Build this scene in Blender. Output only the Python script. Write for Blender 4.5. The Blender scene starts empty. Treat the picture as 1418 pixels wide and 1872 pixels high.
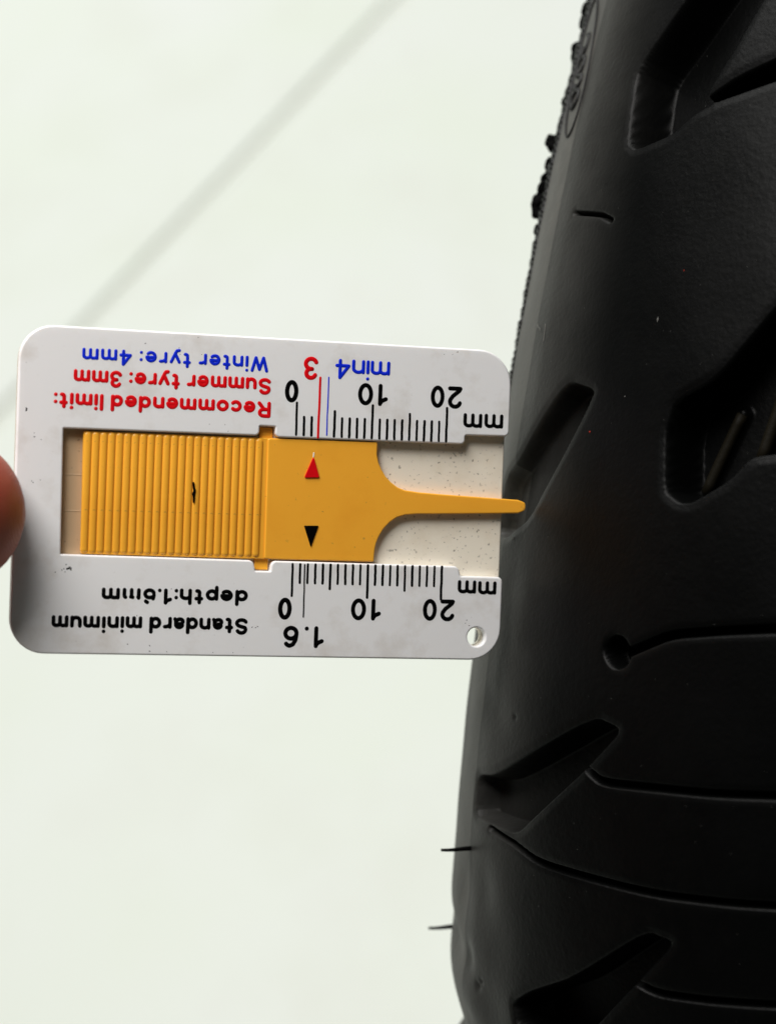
import bpy, math, random
import numpy as np
from mathutils import Matrix, Vector

random.seed(7)
rng = np.random.default_rng(7)
scene = bpy.context.scene
col = scene.collection

# ------------------------------------------------------------------ frames
# The tyre stands upright on the floor, its axle along world X, its hub above the origin.
# Survey frame: millimetres, measured from the middle of the gauge; ROW turns it into the world.
ROW = np.array([[0.90549132, -0.13095988, 0.40365206],
                [0.36644175, 0.72101688, -0.58809447],
                [-0.21402317, 0.6804294, 0.70086369]])
HUB = np.array([175.62117895, -22.29997103, -246.85422273])
RW = 300.0                                   # tyre outer radius in mm


def world(p):
    return (ROW @ (np.asarray(p, float) - HUB) + np.array([0, 0, RW])) * 0.001


def basis(M, origin):
    m = np.eye(4)
    m[:3, :3] = ROW @ M
    m[:3, 3] = world(origin)
    return Matrix(m.tolist())


# ------------------------------------------------------------------ camera
cam_data = bpy.data.cameras.new('camera')
cam = bpy.data.objects.new('camera', cam_data)
col.objects.link(cam)
cam.matrix_world = basis(np.eye(3), (0, 0, 280))
cam_data.sensor_fit = 'VERTICAL'
cam_data.sensor_height = 24.0
cam_data.lens = 24.0 * 3948.0 / 1872.0
cam_data.clip_start = 0.01
cam_data.clip_end = 50.0
cam_data.dof.use_dof = True
cam_data.dof.focus_distance = 0.283
cam_data.dof.aperture_fstop = 12.0
scene.camera = cam

# ------------------------------------------------------------------ world and lamps
wd = bpy.data.worlds.new('World')
scene.world = wd
wd.use_nodes = True
bg = wd.node_tree.nodes['Background']
bg.inputs['Color'].default_value = (0.93, 1.0, 0.95, 1)
bg.inputs['Strength'].default_value = 0.035


def area_lamp(name, loc, target, size, power, color):
    ld = bpy.data.lights.new(name, 'AREA')
    ld.shape = 'RECTANGLE'
    ld.size, ld.size_y = size
    ld.energy = power
    ld.color = color
    o = bpy.data.objects.new(name, ld)
    col.objects.link(o)
    o.location = loc
    o.rotation_euler = (Vector(target) - Vector(loc)).to_track_quat('-Z', 'Y').to_euler()
    return o


area_lamp('ceiling_lamp', (-1.3, 1.2, 2.3), (-0.7, 0.3, 0.0), (2.4, 2.0), 79.0, (1.0, 1.0, 0.97))
area_lamp('bench_lamp', world((-130, 290, 230)), world((0, 0, 0)), (0.20, 0.20), 2.05, (1.0, 0.97, 0.94))

vs = scene.view_settings
vs.view_transform = 'Standard'
vs.look = 'None'
vs.exposure = 0.0
vs.gamma = 1.0
vs.use_curve_mapping = False
scene.render.engine = 'CYCLES'


# ------------------------------------------------------------------ materials
def new_mat(name):
    m = bpy.data.materials.new(name)
    m.use_nodes = True
    nt = m.node_tree
    return m, nt, nt.nodes['Principled BSDF']


def node(nt, kind, **kw):
    n = nt.nodes.new(kind)
    for k, v in kw.items():
        if k.startswith('_'):
            setattr(n, k[1:], v)
        else:
            n.inputs[k.replace('__', ' ')].default_value = v
    return n


def obj_coords(nt):
    return nt.nodes.new('ShaderNodeTexCoord').outputs['Object']


def noise(nt, co, scale, detail=4.0, rough=0.55):
    n = node(nt, 'ShaderNodeTexNoise', Scale=scale, Detail=detail, Roughness=rough)
    nt.links.new(co, n.inputs['Vector'])
    return n.outputs['Fac']


def ramp(nt, fac, a, b, ca=(0, 0, 0, 1), cb=(1, 1, 1, 1)):
    r = nt.nodes.new('ShaderNodeValToRGB')
    r.color_ramp.elements[0].position = a
    r.color_ramp.elements[1].position = b
    r.color_ramp.elements[0].color = ca
    r.color_ramp.elements[1].color = cb
    nt.links.new(fac, r.inputs['Fac'])
    return r.outputs['Color']


def mix(nt, fac, a, b):
    m = nt.nodes.new('ShaderNodeMix')
    m.data_type = 'RGBA'
    if isinstance(fac, float):
        m.inputs[0].default_value = fac
    else:
        nt.links.new(fac, m.inputs[0])
    for i, c in ((6, a), (7, b)):
        if isinstance(c, tuple):
            m.inputs[i].default_value = c
        else:
            nt.links.new(c, m.inputs[i])
    return m.outputs[2]


def mul(nt, a, b):
    m = nt.nodes.new('ShaderNodeMath')
    m.operation = 'MULTIPLY'
    for i, v in ((0, a), (1, b)):
        if isinstance(v, float):
            m.inputs[i].default_value = v
        else:
            nt.links.new(v, m.inputs[i])
    return m.outputs[0]


def bump(nt, bsdf, height, strength, dist):
    b = nt.nodes.new('ShaderNodeBump')
    b.inputs['Strength'].default_value = strength
    b.inputs['Distance'].default_value = dist
    nt.links.new(height, b.inputs['Height'])
    nt.links.new(b.outputs['Normal'], bsdf.inputs['Normal'])


def plastic(name, base, dirt, speck_lo, speck_hi, speck_scale, stain=0.25, sss=0.15, rough=0.38, speck_amt=0.8, brown=None):
    """Moulded plastic with broad faint stains and fine ground-in specks."""
    m, nt, b = new_mat(name)
    co = obj_coords(nt)
    st = mul(nt, ramp(nt, noise(nt, co, 130.0, 5.0, 0.62), 0.52, 0.78), stain)
    c = mix(nt, st, base, dirt)
    if brown:         # browner at the left end of the channel
        sx = nt.nodes.new('ShaderNodeSeparateXYZ')
        nt.links.new(co, sx.inputs[0])
        mr = nt.nodes.new('ShaderNodeMapRange')
        mr.inputs['From Min'].default_value = -0.019
        mr.inputs['From Max'].default_value = -0.022
        nt.links.new(sx.outputs[0], mr.inputs['Value'])
        c = mix(nt, mr.outputs[0], c, brown)
    patch = ramp(nt, noise(nt, co, 210.0, 3.0), 0.42, 0.62)
    sp = mul(nt, ramp(nt, noise(nt, co, speck_scale, 2.0, 0.5), speck_lo, speck_hi), patch)
    c = mix(nt, mul(nt, sp, speck_amt), c, (0.12, 0.09, 0.06, 1))
    nt.links.new(c, b.inputs['Base Color'])
    b.inputs['Roughness'].default_value = rough
    b.inputs['Subsurface Weight'].default_value = sss
    b.inputs['Subsurface Radius'].default_value = (1.0, 0.9, 0.8)
    b.inputs['Subsurface Scale'].default_value = 0.0012
    bump(nt, b, noise(nt, co, 900.0, 3.0), 0.06, 0.0002)
    return m


M_white = plastic('white_plastic', (0.83, 0.825, 0.825, 1), (0.42, 0.34, 0.24, 1), 0.72, 0.78, 1300.0, 0.42, speck_amt=0.4)
M_ivory = plastic('ivory_plastic', (0.90, 0.83, 0.70, 1), (0.58, 0.46, 0.28, 1), 0.635, 0.70, 2100.0, 0.35, speck_amt=0.8, brown=(0.50, 0.36, 0.22, 1))
M_orange = plastic('orange_plastic', (0.95, 0.43, 0.035, 1), (0.84, 0.34, 0.022, 1), 0.71, 0.76, 1500.0, 0.5, rough=0.32, speck_amt=0.5)


def ink(name, colr, rough=0.45, spec=0.12):
    m, nt, b = new_mat(name)
    co = obj_coords(nt)
    c = mix(nt, mul(nt, ramp(nt, noise(nt, co, 1500.0, 4.0), 0.60, 0.72), 0.35), colr, tuple(min(1, v * 1.4 + 0.002) for v in colr[:3]) + (1,))
    nt.links.new(c, b.inputs['Base Color'])
    b.inputs['Roughness'].default_value = rough
    b.inputs['Specular IOR Level'].default_value = spec
    return m


M_black = ink('black_ink', (0.0012, 0.0012, 0.0014, 1), 0.5, 0.05)
M_red = ink('red_ink', (0.68, 0.003, 0.007, 1))
M_blue = ink('blue_ink', (0.003, 0.022, 0.60, 1))

# rubber
def rubber(name, base, dust, dust_amt, rough, spec, shoulder=None):
    m, nt, b = new_mat(name)
    co = obj_coords(nt)
    broad = ramp(nt, noise(nt, co, 28.0, 6.0, 0.6), 0.38, 0.72)
    fine = ramp(nt, noise(nt, co, 420.0, 5.0, 0.65), 0.35, 0.8)
    c = mix(nt, mul(nt, mul(nt, broad, fine), dust_amt), base, dust)
    if shoulder:      # greyer towards the outer shoulder, unevenly
        sx = nt.nodes.new('ShaderNodeSeparateXYZ')
        nt.links.new(co, sx.inputs[0])
        ab = nt.nodes.new('ShaderNodeMath')
        ab.operation = 'ABSOLUTE'
        nt.links.new(sx.outputs[0], ab.inputs[0])
        mr = nt.nodes.new('ShaderNodeMapRange')
        mr.interpolation_type = 'SMOOTHSTEP'
        mr.inputs['From Min'].default_value = 0.038
        mr.inputs['From Max'].default_value = 0.060
        nt.links.new(ab.outputs[0], mr.inputs['Value'])
        var = nt.nodes.new('ShaderNodeMapRange')
        var.inputs['To Min'].default_value = 0.2
        var.inputs['To Max'].default_value = 1.0
        nt.links.new(noise(nt, co, 120.0, 8.0, 0.72), var.inputs['Value'])
        c = mix(nt, mul(nt, mr.outputs[0], var.outputs[0]), c, shoulder)
    nt.links.new(c, b.inputs['Base Color'])
    rr = nt.nodes.new('ShaderNodeMapRange')
    rr.inputs['To Min'].default_value = rough - 0.08
    rr.inputs['To Max'].default_value = rough + 0.12
    nt.links.new(noise(nt, co, 60.0, 5.0), rr.inputs['Value'])
    nt.links.new(rr.outputs[0], b.inputs['Roughness'])
    b.inputs['Specular IOR Level'].default_value = spec
    mm = nt.nodes.new('ShaderNodeMath')
    mm.operation = 'ADD'
    nt.links.new(mul(nt, noise(nt, co, 1400.0, 3.0), 0.6), mm.inputs[0])
    nt.links.new(noise(nt, co, 350.0, 5.0, 0.6), mm.inputs[1])
    bump(nt, b, mm.outputs[0], 0.30, 0.0002)
    return m


M_tread = rubber('tread_rubber', (0.0008, 0.0009, 0.0009, 1), (0.004, 0.004, 0.0037, 1), 0.5, 0.40, 0.08, (0.056, 0.055, 0.051, 1))
M_side = rubber('sidewall_rubber', (0.046, 0.045, 0.041, 1), (0.11, 0.104, 0.09, 1), 0.8, 0.50, 0.3)
M_rub = rubber('raw_rubber', (0.0008, 0.0008, 0.0008, 1), (0.002, 0.002, 0.002, 1), 0.3, 0.7, 0.03)
M_band = rubber('band_rubber', (0.002, 0.002, 0.002, 1), (0.006, 0.006, 0.006, 1), 0.3, 0.36, 0.15)
M_olive = rubber('brownish_rubber', (0.005, 0.004, 0.0018, 1), (0.012, 0.009, 0.004, 1), 0.6, 0.6, 0.1)
M_mould = rubber('moulded_rubber', (0.006, 0.006, 0.006, 1), (0.012, 0.012, 0.012, 1), 0.3, 0.6, 0.3)
M_lint = ink('pale_dust', (0.12, 0.12, 0.11, 1), 0.8)
M_reddust = ink('red_dust', (0.30, 0.02, 0.01, 1), 0.8)

# floor
M_tile, nt, b = new_mat('pale_tile')
co = obj_coords(nt)
c = mix(nt, ramp(nt, noise(nt, co, 5.0, 5.0, 0.6), 0.35, 0.7), (0.80, 0.85, 0.76, 1), (0.83, 0.86, 0.82, 1))
c = mix(nt, mul(nt, ramp(nt, noise(nt, co, 11.0, 7.0, 0.68), 0.48, 0.72), 0.42), c, (0.74, 0.755, 0.68, 1))
nt.links.new(c, b.inputs['Base Color'])
b.inputs['Roughness'].default_value = 0.55
M_grout, nt, b = new_mat('grout')
co = obj_coords(nt)
nt.links.new(mix(nt, noise(nt, co, 40.0), (0.73, 0.75, 0.68, 1), (0.77, 0.79, 0.73, 1)), b.inputs['Base Color'])
b.inputs['Roughness'].default_value = 0.85

# skin
M_skin, nt, b = new_mat('skin')
co = obj_coords(nt)
c = mix(nt, ramp(nt, noise(nt, co, 110.0, 4.0), 0.35, 0.7), (0.27, 0.038, 0.022, 1), (0.38, 0.10, 0.05, 1))
nt.links.new(c, b.inputs['Base Color'])
b.inputs['Roughness'].default_value = 0.5
b.inputs['Subsurface Weight'].default_value = 0.25
b.inputs['Subsurface Radius'].default_value = (1.0, 0.3, 0.15)
b.inputs['Subsurface Scale'].default_value = 0.003
wv = node(nt, 'ShaderNodeTexWave', Scale=1500.0, Distortion=4.0, Detail=2.0)
nt.links.new(co, wv.inputs['Vector'])
bump(nt, b, wv.outputs['Fac'], 0.22, 0.0002)
M_nail, nt, b = new_mat('fingernail')
co = obj_coords(nt)
nt.links.new(mix(nt, noise(nt, co, 200.0), (0.36, 0.15, 0.11, 1), (0.42, 0.19, 0.14, 1)), b.inputs['Base Color'])
b.inputs['Roughness'].default_value = 0.3


# ------------------------------------------------------------------ object helpers
def link(o, parent=None):
    col.objects.link(o)
    if parent is not None:
        o.parent = parent
    return o


def empty(name, matrix):
    o = bpy.data.objects.new(name, None)
    o.empty_display_size = 0.02
    link(o)
    o.matrix_world = matrix
    return o


def tag(o, label=None, cat=None, kind=None):
    if label: o['label'] = label
    if cat: o['category'] = cat
    if kind: o['kind'] = kind
    return o


def mesh_data(name, verts, faces, mat, smooth=True, sharp=None):
    me = bpy.data.meshes.new(name)
    me.from_pydata([tuple(v) for v in verts], [], faces)
    me.materials.append(mat)
    if smooth:
        me.polygons.foreach_set('use_smooth', [True] * len(me.polygons))
    me.update()
    if sharp:
        me.set_sharp_from_angle(angle=math.radians(sharp))
    return me


def mesh_obj(name, verts, faces, mat, parent=None, smooth=True, sharp=None):
    return link(bpy.data.objects.new(name, mesh_data(name, verts, faces, mat, smooth, sharp)), parent)


def round_poly(pts, n=7):
    """pts: (x, y, corner radius); returns the outline with its corners rounded."""
    out = []
    N = len(pts)
    for i in range(N):
        p = np.array(pts[i][:2]); a = np.array(pts[i - 1][:2]); c = np.array(pts[(i + 1) % N][:2])
        r = pts[i][2] if len(pts[i]) > 2 else 0
        if r < 1e-6:
            out.append(tuple(p)); continue
        d1 = (a - p) / np.linalg.norm(a - p); d2 = (c - p) / np.linalg.norm(c - p)
        ang = math.acos(max(-1, min(1, float(d1 @ d2))))
        L = r / math.tan(ang / 2)
        L = min(L, 0.48 * np.linalg.norm(a - p), 0.48 * np.linalg.norm(c - p))
        rr = L * math.tan(ang / 2)
        bis = (d1 + d2) / np.linalg.norm(d1 + d2)
        cen = p + bis * rr / math.sin(ang / 2)
        s = p + d1 * L - cen; e = p + d2 * L - cen
        a0 = math.atan2(s[1], s[0]); a1 = math.atan2(e[1], e[0])
        da = (a1 - a0 + math.pi) % (2 * math.pi) - math.pi
        for k in range(n + 1):
            t = a0 + da * k / n
            out.append((cen[0] + rr * math.cos(t), cen[1] + rr * math.sin(t)))
    return out


def plate(name, loops, z0, z1, bev, mat, parent):
    """Flat moulded piece from outlines in mm (holes as further loops), edges rounded by bev."""
    cu = bpy.data.curves.new(name, 'CURVE')
    cu.dimensions = '2D'
    cu.fill_mode = 'BOTH'
    cu.extrude = (z1 - z0) / 2 - bev
    cu.bevel_depth = bev
    cu.bevel_resolution = 2
    cu.offset = -bev
    for lp in loops:
        sp = cu.splines.new('POLY')
        sp.points.add(len(lp) - 1)
        for i, p in enumerate(lp):
            sp.points[i].co = (p[0], p[1], 0, 1)
        sp.use_cyclic_u = True
    tmp = bpy.data.objects.new(name, cu)
    col.objects.link(tmp)
    dg = bpy.context.evaluated_depsgraph_get()
    me = bpy.data.meshes.new_from_object(tmp.evaluated_get(dg))
    bpy.data.objects.remove(tmp)
    bpy.data.curves.remove(cu)
    me.name = name
    me.transform(Matrix.Diagonal((0.001, 0.001, 0.001, 1)) @ Matrix.Translation((0, 0, (z0 + z1) / 2)))
    me.materials.clear()
    me.materials.append(mat)
    me.polygons.foreach_set('use_smooth', [True] * len(me.polygons))
    me.set_sharp_from_angle(angle=math.radians(40))
    return link(bpy.data.objects.new(name, me), parent)


def stroke_mesh(lines, r, h, z):
    """Raised rounded print: each polyline (mm) becomes a low lens-shaped ridge with round ends."""
    V, Fc = [], []
    K = 6
    for ln in lines:
        for i, p in enumerate(ln):
            # round dome at every vertex
            b0 = len(V); n = 10
            for j in range(3):
                el = j * math.pi / 6
                for k in range(n):
                    a = 2 * math.pi * k / n
                    V.append((p[0] + r * math.cos(el) * math.cos(a), p[1] + r * math.cos(el) * math.sin(a), z + h * math.sin(el)))
            V.append((p[0], p[1], z + h)); top = len(V) - 1
            for j in range(2):
                for k in range(n):
                    Fc.append((b0 + j * n + k, b0 + j * n + (k + 1) % n, b0 + (j + 1) * n + (k + 1) % n, b0 + (j + 1) * n + k))
            for k in range(n):
                Fc.append((b0 + 2 * n + k, b0 + 2 * n + (k + 1) % n, top))
        for p, q in zip(ln[:-1], ln[1:]):
            d = np.array(q) - np.array(p); L = np.linalg.norm(d)
            if L < 1e-6: continue
            nx, ny = -d[1] / L, d[0] / L
            b0 = len(V)
            for e in (p, q):
                for k in range(K + 1):
                    a = math.pi * k / K
                    V.append((e[0] + nx * r * math.cos(a), e[1] + ny * r * math.cos(a), z + h * math.sin(a)))
            for k in range(K):
                Fc.append((b0 + k, b0 + k + 1, b0 + K + 1 + k + 1, b0 + K + 1 + k))
    return [(x * .001, y * .001, zz * .001) for x, y, zz in V], Fc


# ------------------------------------------------------------------ floor
ANG = math.atan2(381.0, 77.0)
base = mesh_obj('floor', [(-3.2, -3.2, -0.003), (3.2, -3.2, -0.003), (3.2, 3.2, -0.003), (-3.2, 3.2, -0.003),
                          (-3.2, -3.2, -0.05), (3.2, -3.2, -0.05), (3.2, 3.2, -0.05), (-3.2, 3.2, -0.05)],
                [(0, 1, 2, 3), (7, 6, 5, 4), (0, 4, 5, 1), (1, 5, 6, 2), (2, 6, 7, 3), (3, 7, 4, 0)], M_grout, smooth=False)
tag(base, kind='structure')
TILE, GAP, BV = 1.2, 0.009, 0.0025
hx = TILE / 2 - GAP / 2
tv, tf = [], []
for z, ins in ((-0.004, 0), (-BV, 0), (-BV * 0.3, BV * 0.3), (0.0, BV)):
    for sx, sy in ((-1, -1), (1, -1), (1, 1), (-1, 1)):
        tv.append((sx * (hx - ins), sy * (hx - ins), z))
for j in range(3):
    for k in range(4):
        tf.append((4 * j + k, 4 * j + (k + 1) % 4, 4 * j + 4 + (k + 1) % 4, 4 * j + 4 + k))
tf.append((12, 13, 14, 15))
tile_me = mesh_data('tile', tv, tf, M_tile, smooth=False)
ux, uy = math.cos(ANG), math.sin(ANG)          # along the joint seen beside the tyre
for i in range(-1, 3):
    for j in range(-2, 3):
        o = link(bpy.data.objects.new('tile', tile_me), base)
        # joint passes through (-0.565, 0.465)
        ox = -0.565 + uy * (i - 0.5) * TILE + ux * (j - 0.10) * TILE
        oy = 0.465 - ux * (i - 0.5) * TILE + uy * (j - 0.10) * TILE
        o.location = (ox, oy, 0)
        o.rotation_euler = (0, 0, ANG - math.pi / 2)

# ------------------------------------------------------------------ tyre
RT, VE, RS = 72.0, math.radians(47.0), 45.0
SE = RT * VE
S_MAX = 108.0


def profile(s):
    l = -np.asarray(s, float)
    al = np.abs(l); sg = np.sign(l)
    th = np.where(al <= SE, al / RT, VE + (al - SE) / RS)
    a = np.where(al <= SE, RT * np.sin(th), (RT - RS) * np.sin(VE) + RS * np.sin(th))
    r = np.where(al <= SE, RT * np.cos(th), (RT - RS) * np.cos(VE) + RS * np.cos(th))
    return -sg * a, RW - RT + r, sg * th


T0 = math.radians(40.0)      # the survey's zero line lies 40 degrees before the top of the wheel


def tyre_pt(t, s, depth=0.0):
    """t = mm around the tread, s = mm across from the crown, depth = mm below the surface; tyre-local metres."""
    a, r, th = profile(s)
    a = a + np.sin(th) * depth
    r = r - np.cos(th) * depth
    u = np.asarray(t, float) / RW - T0
    return np.stack([a, r * np.sin(u), r * np.cos(u)], -1) * 0.001


PER = 2 * math.pi * RW / 11
def chaikin(pts, closed, n=2, q=0.15):
    for _ in range(n):
        out = [] if closed else [pts[0]]
        N = len(pts)
        for i in range(N if closed else N - 1):
            a, b = pts[i], pts[(i + 1) % N]
            out += [(a[0] + (b[0] - a[0]) * q, a[1] + (b[1] - a[1]) * q), (b[0] + (a[0] - b[0]) * q, b[1] + (a[1] - b[1]) * q)]
        if not closed: out.append(pts[-1])
        pts = out
    return pts


GROOVES = [  # outline in (t, s) mm, depth, wall width
    ([(84, -31), (73.67, -38.92), (64.16, -46.85), (57.35, -46.28), (52.53, -45.52), (51.18, -43.49), (52.3, -36.9), (54.89, -33.42),
      (55.87, -30.48), (57.47, -32.02), (63.21, -28.97), (70.84, -25.85), (80, -20)], 5.0, 1.0),
    ([(56.83, -31.87), (59.17, -27.61), (61.49, -21.24), (64.58, -12.27), (66.5, -3), (64, -2.6), (61.62, -11.7), (58.29, -20.57), (56.67, -27.04), (55.91, -30.75)], 4.0, 0.7),
    ([(18.73, -49.59), (17.3, -42.77), (14.2, -44.11), (7.01, -48.35), (-1.49, -54.13), (-4.84, -61.55), (-4.47, -66.5), (4.83, -65.0), (7.59, -60.24)], 3.6, 0.9),
    ([(30.26, -14.41), (19.27, -22.19), (16.0, -28.03), (11.94, -28.8), (4.33, -27.36), (3.1, -24.93), (3.35, -23.16), (6.56, -18.38),
      (9.76, -15.93), (10.78, -11.08), (13, -2), (26, -1), (33, -8)], 5.0, 1.0),
    ([(-25.65, -34.07), (-26.26, -29.84), (-27.33, -29.86), (-32.72, -34.46), (-39.3, -41.1), (-45.58, -47.6), (-46.25, -53.23),
      (-47.05, -60.76), (-40.75, -61.5), (-38.87, -54.72)], 4.2, 0.9),
    ([(-50.78, -22.07), (-51.02, -18.31), (-52.26, -18.65), (-58.17, -22.95), (-62.35, -26.02), (-67.4, -29.71), (-72.5, -37), (-73, -44), (-69.5, -45.5), (-66.22, -41.76), (-61.08, -33.63)], 4.6, 0.9),
]
SLOTS = [  # centre line in (t, s) mm, half width, depth
    ([(44.1, -55.83), (42.54, -48.41), (41.37, -45.92)], 0.34, 2.0),
    ([(-17.26, -31.1), (-15.69, -28.16), (-13.18, -23.44), (-11.55, -16.25), (-9.8, -7.27), (-8.5, -1)], 0.55, 3.2),
    ([(-16.65, -31.67), (-16.9, -31.4)], 2.0, 3.6),
    ([(-32.88, -34.23), (-33.82, -31.53), (-32.48, -22.67), (-31.42, -14.98), (-29.59, -4.63)], 0.48, 2.6),
    ([(-47.03, -54.84), (-46.94, -48.38), (-47.7, -42.25), (-46.67, -31.52), (-45.69, -21.0), (-44.1, -10.53), (-42.75, -3.07)], 0.45, 2.6),
    ([(-57.89, -22.98), (-58.25, -19.63), (-56.92, -12.06), (-55.04, -3.1)], 0.45, 2.6),
]
GROOVES = [(chaikin(p, True), d, w) for p, d, w in GROOVES]
SLOTS = [(chaikin(p, False), h, d) for p, h, d in SLOTS]
RIBS = [([(15.73, -21.38), (5.07, -25.28)], 0.8, 3.2), ([(23.09, -14.72), (10.03, -17.46)], 0.8, 3.2)]   # wear bars standing in the groove floor


def seg_dist(T, S, pts, closed):
    d = np.full(T.shape, 1e9)
    n = len(pts)
    for i in range(n if closed else n - 1):
        p = np.array(pts[i]); q = np.array(pts[(i + 1) % n]); e = q - p
        L2 = max(e @ e, 1e-9)
        k = np.clip(((T - p[0]) * e[0] + (S - p[1]) * e[1]) / L2, 0, 1)
        d = np.minimum(d, np.hypot(T - p[0] - k * e[0], S - p[1] - k * e[1]))
    return d


def inside(T, S, pts):
    r = np.zeros(T.shape, bool)
    n = len(pts)
    for i in range(n):
        (x1, y1), (x2, y2) = pts[i], pts[(i + 1) % n]
        if abs(y1 - y2) < 1e-9: continue
        c = ((y1 > S) != (y2 > S)) & (T < (x2 - x1) * (S - y1) / (y2 - y1) + x1)
        r ^= c
    return r


def sstep(x):
    x = np.clip(x, 0, 1)
    return x * x * (3 - 2 * x)


def tread_depth(T, S):
    dep = np.zeros(T.shape)

    def box(pts, pad):
        a = np.array(pts)
        return ((T > a[:, 0].min() - pad) & (T < a[:, 0].max() + pad) & (S > a[:, 1].min() - pad) & (S < a[:, 1].max() + pad))
    for pts, d, w in GROOVES:
        m = box(pts, 3)
        if not m.any(): continue
        t, s = T[m], S[m]
        sd = np.where(inside(t, s, pts), 1, -1) * seg_dist(t, s, pts, True)
        # slight round-over on the block edge, then a steep wall; the floor rises towards the shoulder
        fl = 1.35 * d * (0.55 + 0.45 * sstep((s + 66) / 26))
        v = 0.22 * sstep((sd + 1.3) / 1.4) + (fl - 0.22) * sstep((sd + 0.05) / w)
        dep[m] = np.maximum(dep[m], v)
    for pts, hw, d in RIBS:
        m = box(pts, 3)
        if not m.any(): continue
        t, s = T[m], S[m]
        dd = seg_dist(t, s, pts, False)
        dep[m] = np.where(dep[m] > 1.5, dep[m] - (1 - sstep((dd - hw * .5) / 0.8)) * 1.2, dep[m])
    for pts, hw, d in SLOTS:
        m = box(pts, hw + 2)
        if not m.any(): continue
        t, s = T[m], S[m]
        dd = hw - seg_dist(t, s, pts, False)
        v = 0.12 * sstep((dd + 0.9) / 1.0) + (d - 0.12) * sstep((dd + 0.15) / 0.6)
        dep[m] = np.maximum(dep[m], v)
    return dep


def depth_map(T, S):
    t = (T + 90.0) % PER - 90.0
    left = tread_depth(t, np.where(S <= 0, S, 1e6))
    t2 = (T + 90.0 + PER / 2) % PER - 90.0
    right = tread_depth(t2, np.where(S > 0, -S, 1e6))
    dep = left + right
    aS = np.abs(S)
    # tread edge: a shallow step down on to the sidewall, broken where the shoulder is scuffed
    dep += 0.14 * sstep((aS - SE + 2.0) / 4.6)
    # scuffed hollow on the shoulder
    dep += 12.0 * np.exp(-((T + 103) / 15.0) ** 2 - ((S + 70) / 13.0) ** 2)
    dep += 0.5 * np.exp(-((T + 60) / 5.0) ** 2 - ((S + 63) / 4.0) ** 2)
    dep += 1.1 * np.exp(-((T + 70) / 3.0) ** 2 - ((S + 70) / 8.0) ** 2)
    # knocks and flats on the scrubbed outer shoulder
    for kt, ks, ka, kw, kh in ((-57, -56, 0.55, 5, 4), (-74, -52, 0.7, 5, 6), (-80, -58, 0.6, 3, 7), (-63, -50, 0.3, 6, 5), (-69, -60, 0.5, 2.5, 2.2), (-12, -57, 0.3, 6, 4), (-30, -57, 0.35, 3, 5)):
        dep += ka * np.exp(-((T - kt) / kw) ** 2 - ((S - ks) / kh) ** 2)
    for kt, ks, r in ((-72.0, -56.0, 0.7), (-70.8, -55.0, 0.5), (-29.5, -51.0, 0.45), (-40.5, -36, 0.14)):
        dep += 0.5 * r * np.exp(-((T - kt) ** 2 + (S - ks) ** 2) / r ** 2)
    # two fine mould lines running round the sidewall
    for sl in (70.6, 72.2):
        dep += 0.10 * np.exp(-((aS - sl) / 0.16) ** 2)
    # slow unevenness of cured rubber
    dep += 0.05 * np.sin(T * 0.31 + S * 0.17) * np.sin(S * 0.23 - T * 0.11)
    return dep


tyre = empty('motorcycle_tyre', Matrix.Translation((0, 0, RW * 0.001)))
tag(tyre, 'black rubber motorcycle tyre with angled tread grooves standing on the pale floor', 'tyre')

tt = np.concatenate([np.arange(-96, 98, 0.16), np.arange(98, 2 * math.pi * RW - 96, 3.0)])
NT = len(tt)


def tyre_skin(name, s_vals, mat):
    s_vals = np.asarray(s_vals)
    NS = len(s_vals)
    T, S = np.meshgrid(tt, s_vals, indexing='ij')
    d = depth_map(T, S)
    P = tyre_pt(T, S, d).reshape(-1, 3)
    idx = np.arange(NT * NS).reshape(NT, NS)
    nx = np.roll(idx, -1, axis=0)
    quads = np.stack([idx[:, :-1], idx[:, 1:], nx[:, 1:], nx[:, :-1]], -1).reshape(-1, 4)
    me = bpy.data.meshes.new(name)
    me.vertices.add(len(P))
    me.vertices.foreach_set('co', P.astype(np.float32).ravel())
    me.loops.add(quads.size)
    me.loops.foreach_set('vertex_index', quads.astype(np.int32).ravel())
    me.polygons.add(len(quads))
    me.polygons.foreach_set('loop_start', np.arange(0, quads.size, 4, dtype=np.int32))
    me.polygons.foreach_set('use_smooth', np.ones(len(quads), bool))
    me.update(calc_edges=True)
    me.materials.append(mat)
    return link(bpy.data.objects.new(name, me), tyre)


SB = SE + 3.0
tyre_skin('tread', np.concatenate([np.linspace(-SB, 2, 215), np.linspace(2, SB, 40)[1:]]), M_tread)
sw = tyre_skin('sidewall', np.concatenate([np.linspace(-S_MAX, -92, 10)[:-1], np.linspace(-92, -SB, 100)]), M_side)
tag(sw, 'dusty grey sidewall of the tyre')
tyre_skin('sidewall', np.linspace(SB, S_MAX, 24), M_side)
# inner casing closes the ring from bead to bead
ph = np.linspace(0, 1, 17)
a0, r0, _ = profile(np.array([-S_MAX]))
iv, jf = [], []
NI = 96
for i in range(NI):
    u = 2 * math.pi * i / NI
    for k in ph:
        aa = float(a0[0]) + k * (-2 * float(a0[0]))
        rr = float(r0[0]) + 52 * math.sin(math.pi * k) ** 0.6
        aa *= 1 - 0.10 * math.sin(math.pi * k)
        iv.append((aa * .001, rr * math.sin(u) * .001, rr * math.cos(u) * .001))
n = len(ph)
for i in range(NI):
    for k in range(n - 1):
        a = i * n + k; b2 = ((i + 1) % NI) * n + k
        jf.append((a, b2, b2 + 1, a + 1))
mesh_obj('inner_casing', iv, jf, M_rub, tyre)


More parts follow.
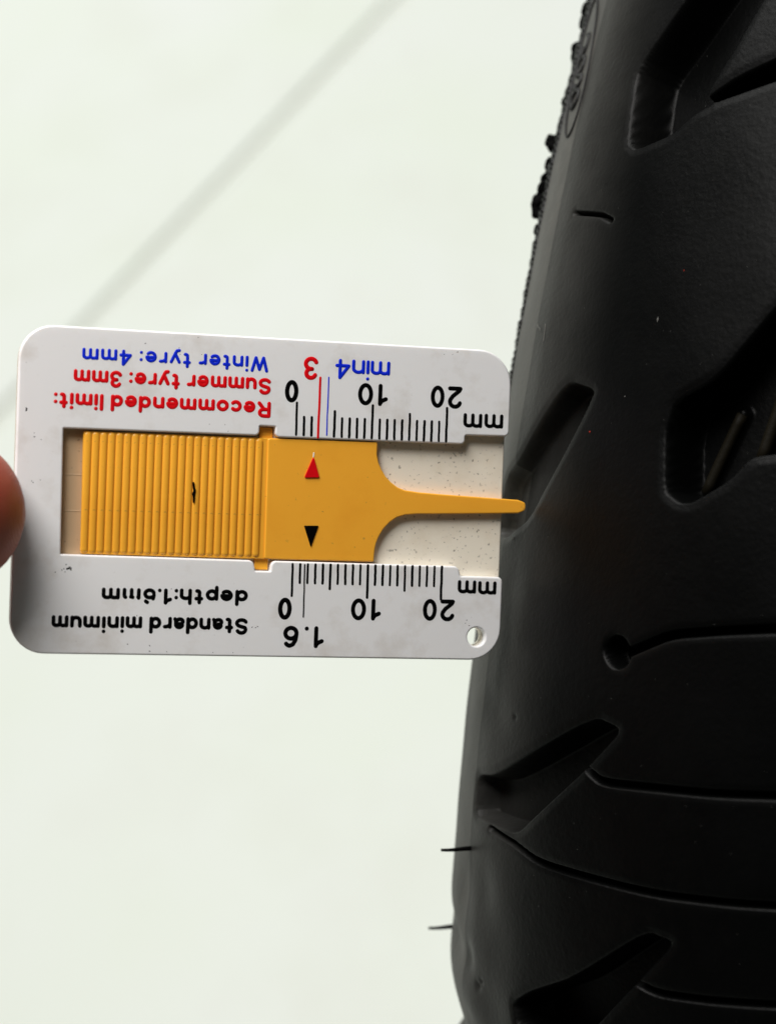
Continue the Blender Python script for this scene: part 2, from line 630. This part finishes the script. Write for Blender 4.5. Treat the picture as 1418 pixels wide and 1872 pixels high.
# ribbed cord band low on the sidewall: ridges about a millimetre apart
bt = np.arange(18.0, 330.0, 0.17)
bs = -74.3 - np.array([0, 0.05, 0.35, 0.9, 1.6, 2.6, 4.0, 6.0, 9.0, 9.1])
BT, BS = np.meshgrid(bt, bs, indexing='ij')
wob = 0.06 * np.sin(BT * 0.9) + 0.06 * np.sin(BT * 2.3 + 1)
BS = BS + 0.10 * np.sin(BT * 0.35) + wob * 0.6
lift = np.array([-0.2, 0.35, 0.75, 0.9, 1, 1, 1, 1, 0.9, -0.2])[None, :]
grow = 0.35 + 0.65 * sstep((BT - 22) / 50)
ridge = 0.04 + 0.30 * grow + 0.20 * np.clip(np.sin(2 * math.pi * (BT + wob * 2) / 1.05), -0.6, 1) + wob
BP = tyre_pt(BT, BS, -np.where(lift > 0, lift * ridge, -0.3)).reshape(-1, 3)
nb = len(bs)
bf = [(i * nb + k, i * nb + k + 1, (i + 1) * nb + k + 1, (i + 1) * nb + k) for i in range(len(bt) - 1) for k in range(nb - 1)]
tag(mesh_obj('ribbed_band', BP, bf, M_band, tyre), 'black ribbed band along the sidewall')


def lump(name, t, s, r, stretch, parent, mat, lift=0.5, seed=0):
    """A torn rubber crumb stuck on the surface."""
    g = np.random.default_rng(seed)
    ph1 = g.uniform(0, 6.28, 6)
    V, Fc = [], []
    nu, nv = 26, 17
    r *= 1.3
    P0 = tyre_pt(t, s, -0.2 - r * lift)
    et = tyre_pt(t + .5, s) - tyre_pt(t - .5, s); et /= np.linalg.norm(et)
    es = tyre_pt(t, s + .5) - tyre_pt(t, s - .5); es /= np.linalg.norm(es)
    en = np.cross(et, es)
    for j in range(nv + 1):
        e = -math.pi / 2 + math.pi * j / nv
        for k in range(nu):
            a = 2 * math.pi * k / nu
            q = 1 + 0.14 * math.sin(2 * a + ph1[0] + 2 * e) * math.cos(e) + 0.10 * math.sin(5 * a + ph1[1]) * math.cos(e) + 0.09 * math.sin(7 * e + ph1[2] + 3 * a) * math.cos(e) + g.uniform(-.05, .05) * math.cos(e)
            V.append(P0 + .001 * r * q * (math.cos(e) * math.cos(a) * stretch * et + math.cos(e) * math.sin(a) * es + math.sin(e) * en))
    for j in range(nv):
        for k in range(nu):
            Fc.append((j * nu + k, j * nu + (k + 1) % nu, (j + 1) * nu + (k + 1) % nu, (j + 1) * nu + k))
    return mesh_obj(name, V, Fc, mat, parent)


for k, (t, s, r, st) in enumerate([(63.0, -78.2, 0.95, 1.0), (61.8, -77.2, 0.6, 1.2), (58.8, -77.8, 0.55, 1.5), (56.2, -78.0, 0.65, 1.2), (54.6, -78.2, 0.75, 1.4), (52.2, -78.6, 1.0, 1.5),
                                   (50.6, -78.2, 0.8, 1.3), (88, -77.5, 0.6, 1.6), (85.5, -77.4, 0.5, 2.0), (80.5, -77.8, 0.65, 1.3), (79, -77.4, 0.5, 2.2),
                                   (90.4, -77.2, 0.45, 2.0), (70, -77.0, 0.35, 1.5), (47, -77.2, 0.3, 2.5)]):
    lump('rubber_crumb', t, s, r, st, tyre, M_rub, 0.35, k)


def surf_tube(name, pts, r, parent, mat, lift=0.0, nseg=7, taper=0.0):
    """pts: tyre-local metres; thin round cord along them."""
    V, Fc = [], []
    pts = [np.array(p) for p in pts]
    for i, p in enumerate(pts):
        d = pts[min(i + 1, len(pts) - 1)] - pts[max(i - 1, 0)]
        d /= np.linalg.norm(d)
        h = np.array([0, 0, 1.0]) if abs(d[2]) < 0.9 else np.array([1.0, 0, 0])
        e1 = np.cross(d, h); e1 /= np.linalg.norm(e1); e2 = np.cross(d, e1)
        rr = r * (1 - taper * i / max(1, len(pts) - 1)) * .001
        for k in range(nseg):
            a = 2 * math.pi * k / nseg
            V.append(p + rr * (math.cos(a) * e1 + math.sin(a) * e2))
    for i in range(len(pts) - 1):
        for k in range(nseg):
            Fc.append((i * nseg + k, i * nseg + (k + 1) % nseg, (i + 1) * nseg + (k + 1) % nseg, (i + 1) * nseg + k))
    Fc.append(tuple(range(nseg))[::-1])
    Fc.append(tuple((len(pts) - 1) * nseg + k for k in range(nseg)))
    return mesh_obj(name, V, Fc, mat, parent)


# rubber whiskers left by the mould vents; they stand out sideways from the shoulder
for t, s, L, r in ((-52.4, -61.5, 3.9, 0.40), (-73.5, -80.0, 3.2, 0.40)):
    p0 = tyre_pt(t, s, 1.6)
    dirx = (ROW @ np.array([-1.0, -0.03, 0.05]))
    q = [p0 + dirx * .001 * (k / 6) * (L + 1.6) + np.array([0, 0, 1]) * 0.00012 * math.sin(k) for k in range(7)]
    surf_tube('rubber_whisker', q, r, tyre, M_rub, taper=0.5)

# flat strips in the floor of the wide groove, brownish in colour
for (p, q), w in zip([r[0] for r in RIBS], (0.75, 0.85)):
    ln = []
    for k in range(9):
        t = p[0] + (q[0] - p[0]) * k / 8; u = p[1] + (q[1] - p[1]) * k / 8
        ln.append(tyre_pt(t, u, float(depth_map(np.array([t]), np.array([u]))[0]) + w * 0.45))
    surf_tube('wear_strip', ln, w, tyre, M_olive, nseg=10)

# moulded oval mark on the sidewall with its row of raised letters
ov = []
for k in range(61):
    a = 2 * math.pi * k / 60
    ov.append(tyre_pt(71.8 + 13.0 * math.cos(a), -67.0 - 0.16 * (71.8 + 13.0 * math.cos(a) - 71.8) + 4.2 * math.sin(a), 0.02))
oval = surf_tube('moulded_oval', ov, 0.16, tyre, M_mould)
for k, (t, w, sh) in enumerate([(65.5, 1.5, 0), (68.6, 1.2, 1), (71.6, 1.7, 0), (75.6, 1.9, 1)]):
    pl = []
    for j in range(13 if sh == 0 else 9):
        a = 2 * math.pi * j / (12 if sh == 0 else 10)
        pl.append(tyre_pt(t + w * math.cos(a), -67.0 - 0.16 * (t - 71.8) + 1.7 * math.sin(a), 0.05))
    surf_tube('raised_letter', pl, 0.32, oval, M_mould)


# ------------------------------------------------------------------ gauge
RC = np.array([[0.95853493, 0.03672951, 0.28259819],
               [-0.03308189, 0.99929643, -0.01767002],
               [-0.28304837, 0.00758845, 0.95907562]])
gauge = empty('tyre_depth_gauge', basis(RC, (-15.45509544, 1.8845808, 0)))
tag(gauge, 'white plastic tyre tread depth gauge with orange slider poking into a tyre groove', 'gauge')


def circle(cx, cy, r, n=28, rev=True):
    return [(cx + r * math.cos(2 * math.pi * k / n), cy + r * math.sin(2 * math.pi * k / n)) for k in (range(n)[::-1] if rev else range(n))]


frame_pts = [(-32.67, 20.7, 4.3), (32.67, 20.7, 4.6), (32.67, 9.3, 0.7), (26.5, 9.2, 0.25), (26.5, 8.0, 0.8), (0.58, 7.85, 0.9), (0.58, 9.2, 0.12), (-1.5, 9.2, 0.12),
             (-1.5, 7.95, 0.9), (-26.8, 7.8, 0.08), (-26.6, -8.08, 0.08), (-1.7, -8.2, 0.9), (-1.4, -9.55, 0.12), (0.6, -9.55, 0.12), (0.7, -8.2, 0.9), (26.2, -8.25, 0.8),
             (26.55, -9.55, 0.25), (32.5, -9.55, 0.7), (32.5, -20.7, 4.3), (-32.6, -20.7, 4.3)]
HOLE = (29.1, -17.62, 1.25)
plate('frame', [round_poly(frame_pts, 9), circle(*HOLE)], -1.32, 0.0, 0.22, M_white, gauge)
plate('back_plate', [round_poly([(-32.55, 20.58, 4.2), (32.5, 20.58, 4.5), (32.45, -20.58, 4.2), (-32.48, -20.58, 4.2)], 9), circle(HOLE[0], HOLE[1], 1.2)], -2.9, -1.3, 0.15, M_ivory, gauge)
for y in (2.0, -2.6):
    v, f = stroke_mesh([[(-26.7, y), (-20.0, y)]], 0.10, 0.03, -1.3)
    mesh_obj('mould_seam', v, f, M_ivory, gauge)

# slider
sl_top = [(-0.30, 7.70, 0.3), (14.50, 7.78, 0.15), (14.49, 6.23), (14.72, 5.2), (15.16, 4.24), (15.80, 3.30), (16.58, 2.56), (17.5, 1.95), (18.51, 1.60), (20.5, 1.40), (23.08, 1.27),
          (34.45, 0.86, 0.5), (35.50, 0.5, 0.5), (35.50, -0.5, 0.5), (34.5, -0.92, 0.5), (30.86, -1.09), (23.0, -1.40), (20.2, -1.50), (18.63, -1.68), (17.5, -2.05), (16.56, -2.72), (15.75, -3.6), (15.13, -4.71), (14.80, -5.6),
          (14.67, -6.38), (14.58, -7.97, 0.15), (-0.21, -8.0, 0.3)]
slider = plate('slider', [round_poly(sl_top, 5)], -1.27, -0.28, 0.16, M_orange, gauge)
tag(slider, 'orange ribbed slider with a tapered probe')
plate('grip_plate', [round_poly([(-24.2, 7.6, 0.3), (-0.1, 7.72, 0.1), (-0.1, -8.02, 0.1), (-24.0, -8.0, 0.3)], 4)], -1.26, -0.50, 0.1, M_orange, slider)
for y0, y1 in ((7.0, 9.08), (-9.42, -7.4)):
    plate('side_tab', [round_poly([(-1.35, y1, 0.1), (0.45, y1, 0.1), (0.45, y0, 0.1), (-1.35, y0, 0.1)], 3)], -1.28, -0.95, 0.08, M_orange, slider)
rv, rf = [], []
W2, H2, Y2, K, J = 0.49, 0.27, 7.72, 8, 6
rows = []
for e in range(J):      # end dome
    rows.append((-Y2 + W2 - W2 * math.cos(e / J * math.pi / 2), math.sin(e / J * math.pi / 2)))
rows.append((-Y2 + W2, 1.0))
rows += [(-y, q) for y, q in rows[::-1]]
for y, q in rows:
    q = max(q, 0.02)
    for k in range(K + 1):
        a = math.pi * k / K
        rv.append((W2 * q * math.cos(a) * .001, y * .001, H2 * q * math.sin(a) ** 0.8 * .001))
for i in range(len(rows) - 1):
    for k in range(K):
        rf.append((i * (K + 1) + k, i * (K + 1) + k + 1, (i + 1) * (K + 1) + k + 1, (i + 1) * (K + 1) + k))
rib_me = mesh_data('rib', rv, rf, M_orange)
for k in range(23):
    o = link(bpy.data.objects.new('rib', rib_me), slider)
    o.location = ((-23.62 + k * 1.012) * .001, -0.00016 + 0.000004 * k, -0.00056)
plate('arrow_mark', [round_poly([(5.85, 5.6, 0.12), (6.74, 2.84, 0.12), (4.70, 2.74, 0.12)], 3)], -0.32, -0.10, 0.05, M_red, slider)
tag(slider.children[-1], 'red raised arrow mark')
plate('arrow_mark', [round_poly([(4.92, -3.51, 0.06), (6.87, -3.45, 0.06), (5.93, -6.3, 0.06)], 3)], -0.32, -0.16, 0.04, M_black, slider)
tag(slider.children[-1], 'black arrow mark')
v, f = stroke_mesh([[(5.87, 5.5), (5.9, 6.0)]], 0.10, 0.05, -0.28)
mesh_obj('paint_chip', v, f, M_ivory, slider)
v, f = stroke_mesh([[(-9.92, 1.5), (-9.82, 0.9), (-9.72, 0.4), (-9.80, -0.2), (-9.78, -0.9)], [(-9.68, 0.6), (-9.9, 0.1), (-9.75, -0.4)]], 0.15, 0.06, -0.20)
mesh_obj('ink_mark', v, f, M_black, slider)

# ---- lettering: a rounded single-stroke alphabet, unit cap height
def arc(cx, cy, rx, ry, a0, a1, n=10):
    return [(cx + rx * math.cos(math.radians(a0 + (a1 - a0) * k / n)), cy + ry * math.sin(math.radians(a0 + (a1 - a0) * k / n))) for k in range(n + 1)]


X = 0.635
GL = {
    'W': (0.92, [[(0, 1), (0.22, 0), (0.46, 0.9), (0.70, 0), (0.92, 1)]]),
    'S': (0.60, [arc(0.30, 0.74, 0.27, 0.26, 25, 215, 10) + arc(0.30, 0.25, 0.30, 0.25, 62, -155, 12)]),
    'R': (0.62, [[(0, 0), (0, 1), (0.34, 1)] + arc(0.34, 0.74, 0.24, 0.26, 90, -90, 8)[1:] + [(0, 0.48)], [(0.32, 0.46), (0.50, 0.18), (0.62, 0)]]),
    'i': (0.0, [[(0, 0), (0, X)], [(0, 1.0)]]),
    'l': (0.0, [[(0, 0), (0, 1.02)]]),
    'n': (0.48, [[(0, 0), (0, X)], [(0, 0.40)] + arc(0.24, 0.42, 0.24, X - 0.42, 170, 0, 8) + [(0.48, 0)]]),
    'h': (0.48, [[(0, 0), (0, 1.02)], [(0, 0.40)] + arc(0.24, 0.42, 0.24, X - 0.42, 170, 0, 8) + [(0.48, 0)]]),
    'u': (0.48, [[(0, X)] + arc(0.24, 0.26, 0.24, 0.26, 180, 350, 8), [(0.48, X), (0.48, 0)]]),
    'm': (0.80, [[(0, 0), (0, X)], [(0, 0.42)] + arc(0.20, 0.46, 0.20, X - 0.46, 170, 0, 7) + [(0.40, 0)], [(0.40, 0.42)] + arc(0.60, 0.46, 0.20, X - 0.46, 170, 0, 7) + [(0.80, 0)]]),
    't': (0.30, [[(0.12, 0.92), (0.12, 0.14)] + arc(0.24, 0.13, 0.12, 0.13, 180, 285, 5), [(0, X - 0.02), (0.30, X - 0.02)]]),
    'e': (0.52, [[(0.0, 0.36), (0.51, 0.36)] + arc(0.26, X / 2, 0.26, X / 2, 5, 315, 16)]),
    'r': (0.32, [[(0, 0), (0, X)], [(0, 0.38)] + arc(0.30, 0.38, 0.30, X - 0.40, 175, 85, 6)]),
    'y': (0.50, [[(0, X), (0.25, 0.03)], [(0.50, X), (0.22, -0.12), (0.15, -0.24), (0.02, -0.26)]]),
    'c': (0.48, [arc(0.26, X / 2, 0.26, X / 2, 45, 315, 14)]),
    'o': (0.54, [arc(0.27, X / 2, 0.27, X / 2, 0, 360, 18)]),
    'd': (0.52, [arc(0.25, X / 2, 0.25, X / 2, 0, 360, 16), [(0.52, 0), (0.52, 1.02)]]),
    'p': (0.52, [arc(0.27, X / 2, 0.25, X / 2, 0, 360, 16), [(0, -0.28), (0, X)]]),
    'a': (0.48, [arc(0.23, X - 0.22, 0.21, 0.22, 165, 0, 8) + [(0.45, 0.10), (0.50, 0)], [(0.45, 0.40), (0.22, 0.36)] + arc(0.19, 0.18, 0.19, 0.18, 90, 270, 8) + [(0.30, 0.02), (0.45, 0.18)]]),
    ':': (0.0, [[(0, 0.03)], [(0, 0.58)]]),
    '.': (0.0, [[(0, 0.02)]]),
    '0': (0.50, [arc(0.25, 0.5, 0.25, 0.5, 0, 360, 24)]),
    '1': (0.26, [[(0.26, 0), (0.26, 1)], [(0.26, 0.97), (0.18, 0.82), (0.0, 0.72)]]),
    '2': (0.54, [arc(0.26, 0.72, 0.26, 0.28, 165, -20, 10) + [(0.38, 0.42), (0.06, 0.12), (0, 0), (0.54, 0)]]),
    '3': (0.52, [arc(0.25, 0.76, 0.23, 0.24, 160, -75, 10) + [(0.20, 0.53)], [(0.20, 0.53)] + arc(0.25, 0.26, 0.27, 0.27, 85, -160, 12)]),
    '4': (0.58, [[(0.42, 0), (0.42, 1), (0.0, 0.30), (0.58, 0.30)]]),
    '6': (0.52, [arc(0.26, 0.30, 0.25, 0.30, 0, 360, 18), [(0.01, 0.36), (0.05, 0.68), (0.16, 0.92), (0.30, 1.0)] + arc(0.28, 0.80, 0.2, 0.2, 75, 25, 4)]),
}


def lettering(text, x_start, x_end, y_base, cap, r, mat, gap=0.33, space=0.42, jit=0.012, erode=(), dy=0.0):
    """Print reads upside down here: it runs from x_start towards smaller x, its letters growing downwards."""
    adv, pos = 0.0, []
    for ch in text:
        if ch == ' ':
            adv += space - gap * 0.25; continue
        pos.append((ch, adv))
        adv += GL[ch][0] + gap
    adv -= gap
    H = cap - 2 * r
    kx = (x_start - x_end - 2 * r) / adv
    lines = []
    for n, (ch, a) in enumerate(pos):
        g = GL[ch]
        jx, jy = random.uniform(-jit, jit), random.uniform(-jit, jit)
        for ln in g[1]:
            w = [(x_start - r - (a + px + jx) * kx, y_base - r - (py + jy) * H + dy * n) for px, py in ln]
            if n in erode and len(w) > 3:     # worn print: the line is broken
                cut = len(w) // 2
                lines.append(w[:max(1, cut - 2)]); lines.append(w[cut + 1:])
            else:
                lines.append(w)
    v, f = stroke_mesh(lines, r, 0.05, 0.0)
    return mesh_obj('lettering', v, f, mat, gauge)


lettering('Winter tyre: 4mm', -0.66, -24.8, 18.2, 2.10, 0.215, M_blue, dy=-0.008)
lettering('Summer tyre: 3mm', -0.18, -25.8, 15.45, 2.2, 0.25, M_red, dy=-0.008)
lettering('Recommended limit:', -0.14, -28.2, 12.42, 2.15, 0.255, M_red, dy=-0.006)
lettering('depth:1.6mm', -2.25, -21.2, -12.03, 2.1, 0.25, M_black, jit=0.02, erode=(8, 9), dy=-0.012)
lettering('Standard minimum', -2.1, -27.47, -15.70, 2.18, 0.25, M_black, jit=0.02, dy=-0.008)
lettering('3', 6.02, 4.05, 18.55, 3.05, 0.29, M_red)
lettering('min4', 15.77, 8.3, 18.45, 2.7, 0.235, M_blue, gap=0.22)
lettering('0', 3.45, 1.62, 15.40, 2.95, 0.30, M_black)
lettering('10', 15.6, 11.5, 15.45, 2.95, 0.285, M_black, gap=0.42)
lettering('20', 25.87, 21.5, 15.65, 2.98, 0.285, M_black, gap=0.36)
lettering('mm', 31.72, 26.08, 12.2, 2.75, 0.25, M_black, gap=0.30, jit=0.03)
lettering('mm', 31.68, 26.18, -10.10, 2.55, 0.25, M_black, gap=0.30, jit=0.03)
lettering('0', 3.65, 1.8, -12.9, 2.9, 0.30, M_black)
lettering('10', 15.75, 11.62, -12.80, 2.9, 0.285, M_black, gap=0.42)
lettering('20', 25.9, 21.47, -12.70, 2.92, 0.285, M_black, gap=0.36)
lettering('1.6', 8.06, 2.6, -16.58, 2.9, 0.285, M_black, gap=0.42)


def tick(x, y0, y1, r, mat, lean=0.0):
    n = 6
    ln = [(x + lean * k / n + random.uniform(-.02, .02), y0 + (y1 - y0) * k / n) for k in range(n + 1)]
    v, f = stroke_mesh([ln], r * random.uniform(0.92, 1.1), 0.04, 0.0)
    mesh_obj('tick_mark', v, f, mat, gauge)


for k in range(21):
    x = 3.34 + k * 1.0245
    if k == 3:
        tick(6.29, 8.05, 15.85, 0.17, M_red, 0.06); continue
    if k == 4:
        tick(7.45, 8.40, 15.95, 0.09, M_blue, 0.02); continue
    top = 12.45 if k % 10 == 0 else 11.5 if k % 5 == 0 else 10.62
    tick(x, 8.28, top + 0.012 * k, 0.165, M_black, -0.01)
for k in range(21):
    x = 3.54 + k * 1.018
    bot = -12.70 if k % 10 == 0 else -11.68 if k % 5 == 0 else -10.98
    tick(x, -8.55 + 0.008 * k, bot, 0.165, M_black, 0.02)
tick(5.16, -8.6, -15.4, 0.10, M_black, 0.07)

# grime rubbed on to the white frame: small dark smears
def smear(cx, cy, n, spread, r, seed):
    g = np.random.default_rng(seed)
    L = []
    for _ in range(n):
        x, y = cx + g.normal() * spread, cy + g.normal() * spread * 0.45
        x = min(max(x, -31.5), 31.5); y = min(max(y, -20.2), 20.2)
        L.append([(x, y), (x + g.normal() * r * 2, y + g.normal() * r * 0.8)])
    v, f = stroke_mesh(L, r, 0.012, 0.0)
    return v, f


for (cx, cy, n, sp, r, sd) in ((-25.7, -9.9, 16, 0.55, 0.06, 1), (-32.0, 10.0, 2, 0.12, 0.09, 2), (-30.2, 6.6, 3, 0.3, 0.045, 3), (-0.9, -16.9, 4, 0.4, 0.04, 4),
                               (-29.8, 1.0, 3, 0.3, 0.04, 8), (-7.0, 8.3, 5, 1.2, 0.035, 5), (24.0, 19.6, 4, 1.0, 0.035, 6), (-10, 20.1, 5, 5.0, 0.04, 7), (-12, -20.1, 8, 7.0, 0.04, 9), (27.6, -15.7, 3, 0.5, 0.04, 11)):
    v, f = smear(cx, cy, n, sp, r, sd)
    tag(mesh_obj('grime', v, f, M_rub, gauge), kind='stuff')

# ------------------------------------------------------------------ hand pushing the gauge
def capsule(p, q, r1, r2, V, Fc, n=20, rings=6):
    p, q = np.array(p, float), np.array(q, float)
    d = q - p; L = np.linalg.norm(d); d /= L
    h = np.array([0, 0, 1.0]) if abs(d[2]) < 0.9 else np.array([0, 1.0, 0])
    e1 = np.cross(d, h); e1 /= np.linalg.norm(e1); e2 = np.cross(d, e1)
    prof = []
    for k in range(rings + 1):
        a = -math.pi / 2 + math.pi / 2 * k / rings
        prof.append((r1 * math.sin(a), r1 * math.cos(a)))
    for k in range(rings + 1):
        a = math.pi / 2 * k / rings
        prof.append((L + r2 * math.sin(a), r2 * math.cos(a)))
    b0 = len(V)
    for x, r in prof:
        for k in range(n):
            a = 2 * math.pi * k / n
            V.append(p + d * x + max(r, 0.02) * (math.cos(a) * e1 + math.sin(a) * e2))
    m = len(prof)
    for i in range(m - 1):
        for k in range(n):
            Fc.append((b0 + i * n + k, b0 + i * n + (k + 1) % n, b0 + (i + 1) * n + (k + 1) % n, b0 + (i + 1) * n + k))
    Fc.append(tuple(b0 + k for k in range(n))[::-1])
    Fc.append(tuple(b0 + (m - 1) * n + k for k in range(n)))


hand = empty('hand', basis(np.eye(3), (-54.6, -0.6, 14.0)))
tag(hand, 'bare hand pressing its fingertip against the end of the white gauge', 'hand')
OFF = np.array([-54.6, -0.6, 14.0])
chains = [
    [((-54.2, 0.0, 15.0), 9.8), ((-66, -1.4, 16), 10.4), ((-88, -5, 16), 9.9), ((-120, -14, 12), 11.2), ((-178, -46, 2), 15)],          # thumb
    [((-140, -42, 2), 10.5), ((-104, -46, 22), 9.3), ((-112, -47, 45), 8.2), ((-133, -47, 49), 7.4)],
    [((-136, -61, 0), 10.5), ((-98, -66, 22), 9.4), ((-106, -67, 48), 8.3), ((-130, -66, 52), 7.5)],
    [((-140, -80, -2), 10.0), ((-105, -86, 20), 8.9), ((-112, -87, 44), 7.9), ((-134, -85, 48), 7.2)],
    [((-148, -97, -3), 9.0), ((-119, -104, 16), 7.8), ((-124, -105, 36), 7.0), ((-142, -103, 40), 6.4)],
    [((-140, -42, 0), 11), ((-205, -66, -2), 17)], [((-136, -61, -2), 11.5), ((-205, -72, -3), 18)], [((-140, -80, -3), 11), ((-205, -78, -3), 18)],
    [((-148, -97, -4), 10.5), ((-206, -86, -3), 16)], [((-178, -46, 2), 15), ((-215, -72, -2), 19)], [((-150, -60, 1), 13), ((-150, -88, -2), 12)],
    [((-205, -74, -3), 20), ((-232, -84, -3), 21), ((-330, -130, -6), 27), ((-420, -172, -10), 33)],
]
hv, hf = [], []
for ch in chains:
    for (p, r1), (q, r2) in zip(ch[:-1], ch[1:]):
        capsule((np.array(p) - OFF), (np.array(q) - OFF), r1, r2, hv, hf)
body = mesh_obj('skin', [np.array(v) * .001 for v in hv], hf, M_skin, hand)
rm = body.modifiers.new('remesh', 'REMESH')
rm.mode = 'VOXEL'
rm.voxel_size = 0.0011
rm.use_smooth_shade = True
sm = body.modifiers.new('smooth', 'SMOOTH')
sm.factor = 0.6
sm.iterations = 6
# thumb nail on the far side of the fingertip, and the nails of the curled fingers
def nail(c, along, out, w, l):
    c = np.array(c) - OFF; along = np.array(along, float); along /= np.linalg.norm(along)
    out = np.array(out, float); out -= along * (out @ along); out /= np.linalg.norm(out)
    sd = np.cross(along, out)
    V, Fc = [], []
    for i in range(9):
        for j in range(9):
            x = (i / 8 - .5) * 2; y = (j / 8 - .5) * 2
            sx = x * math.sqrt(1 - y * y / 2.4); sy = y * math.sqrt(1 - x * x / 2.4)
            V.append((c + along * l * sy + sd * w * sx - out * (2.2 * sx * sx + 0.5 * sy * sy)) * .001)
    for i in range(8):
        for j in range(8):
            Fc.append((i * 9 + j, i * 9 + j + 1, (i + 1) * 9 + j + 1, (i + 1) * 9 + j))
    o = mesh_obj('fingernail', V, Fc, M_nail, hand)
    so = o.modifiers.new('thickness', 'SOLIDIFY'); so.thickness = 0.0006


nail((-60.5, -1.2, 5.0), (1, 0.06, 0), (0.05, 0, -1), 5.6, 6.0)
for c in ((-128, -47, 56.0), (-125, -66, 59.0), (-129, -85.5, 54.8), (-138, -103.5, 46.0)):
    nail(c, (-1, 0.05, 0.2), (0.2, 0, 1), 4.2, 4.8)

# ------------------------------------------------------------------ dust and fibres on the rubber
def specks(name, pts, mat):
    V, Fc = [], []
    for t, s, r, st in pts:
        P0 = tyre_pt(t, s, float(depth_map(np.array([t]), np.array([s]))[0]) - r * 0.3)
        et = tyre_pt(t + .5, s) - tyre_pt(t - .5, s); et /= np.linalg.norm(et)
        es = tyre_pt(t, s + .5) - tyre_pt(t, s - .5); es /= np.linalg.norm(es)
        en = np.cross(et, es)
        b0 = len(V)
        for a, b_, c_ in ((st, 0, 0), (0, 1, 0), (-st, 0, 0), (0, -1, 0), (0, 0, .8), (0, 0, -.8)):
            V.append(P0 + .001 * r * (a * et + b_ * es + c_ * en))
        for q in ((0, 1, 4), (1, 2, 4), (2, 3, 4), (3, 0, 4), (1, 0, 5), (2, 1, 5), (3, 2, 5), (0, 3, 5)):
            Fc.append(tuple(b0 + k for k in q))
    return tag(mesh_obj(name, V, Fc, mat, tyre, smooth=False), kind='stuff')


pts = []
for _ in range(170):
    pts.append((rng.uniform(-85, 90), rng.uniform(-60, -5), rng.uniform(0.02, 0.05), rng.uniform(1, 1.8)))
pts += [(26.6, -33, 0.13, 3.0), (-4.5, -58, 0.16, 1.6), (-31.5, -37.5, 0.16, 1.6), (16.3, -36.5, 0.10, 1.0)]
specks('dust_speck', pts, M_lint)
specks('dust_speck', [(14.6, -44.5, 0.14, 1.4), (11.4, -42.3, 0.14, 1.2), (33, -30, 0.10, 1.0)], M_reddust)
for t, s, dt, ds in ((27.5, -58.5, -2.6, 0.4), (26.5, -60.0, 1.4, -1.4), (-60, -8, 1.0, 5.0), (-68, -10, 2.5, 2.5)):
    q = [tyre_pt(t + dt * k / 6 + 0.3 * math.sin(k), s + ds * k / 6, -0.05) for k in range(7)]
    surf_tube('fibre', q, 0.045, tyre, M_lint, nseg=5)
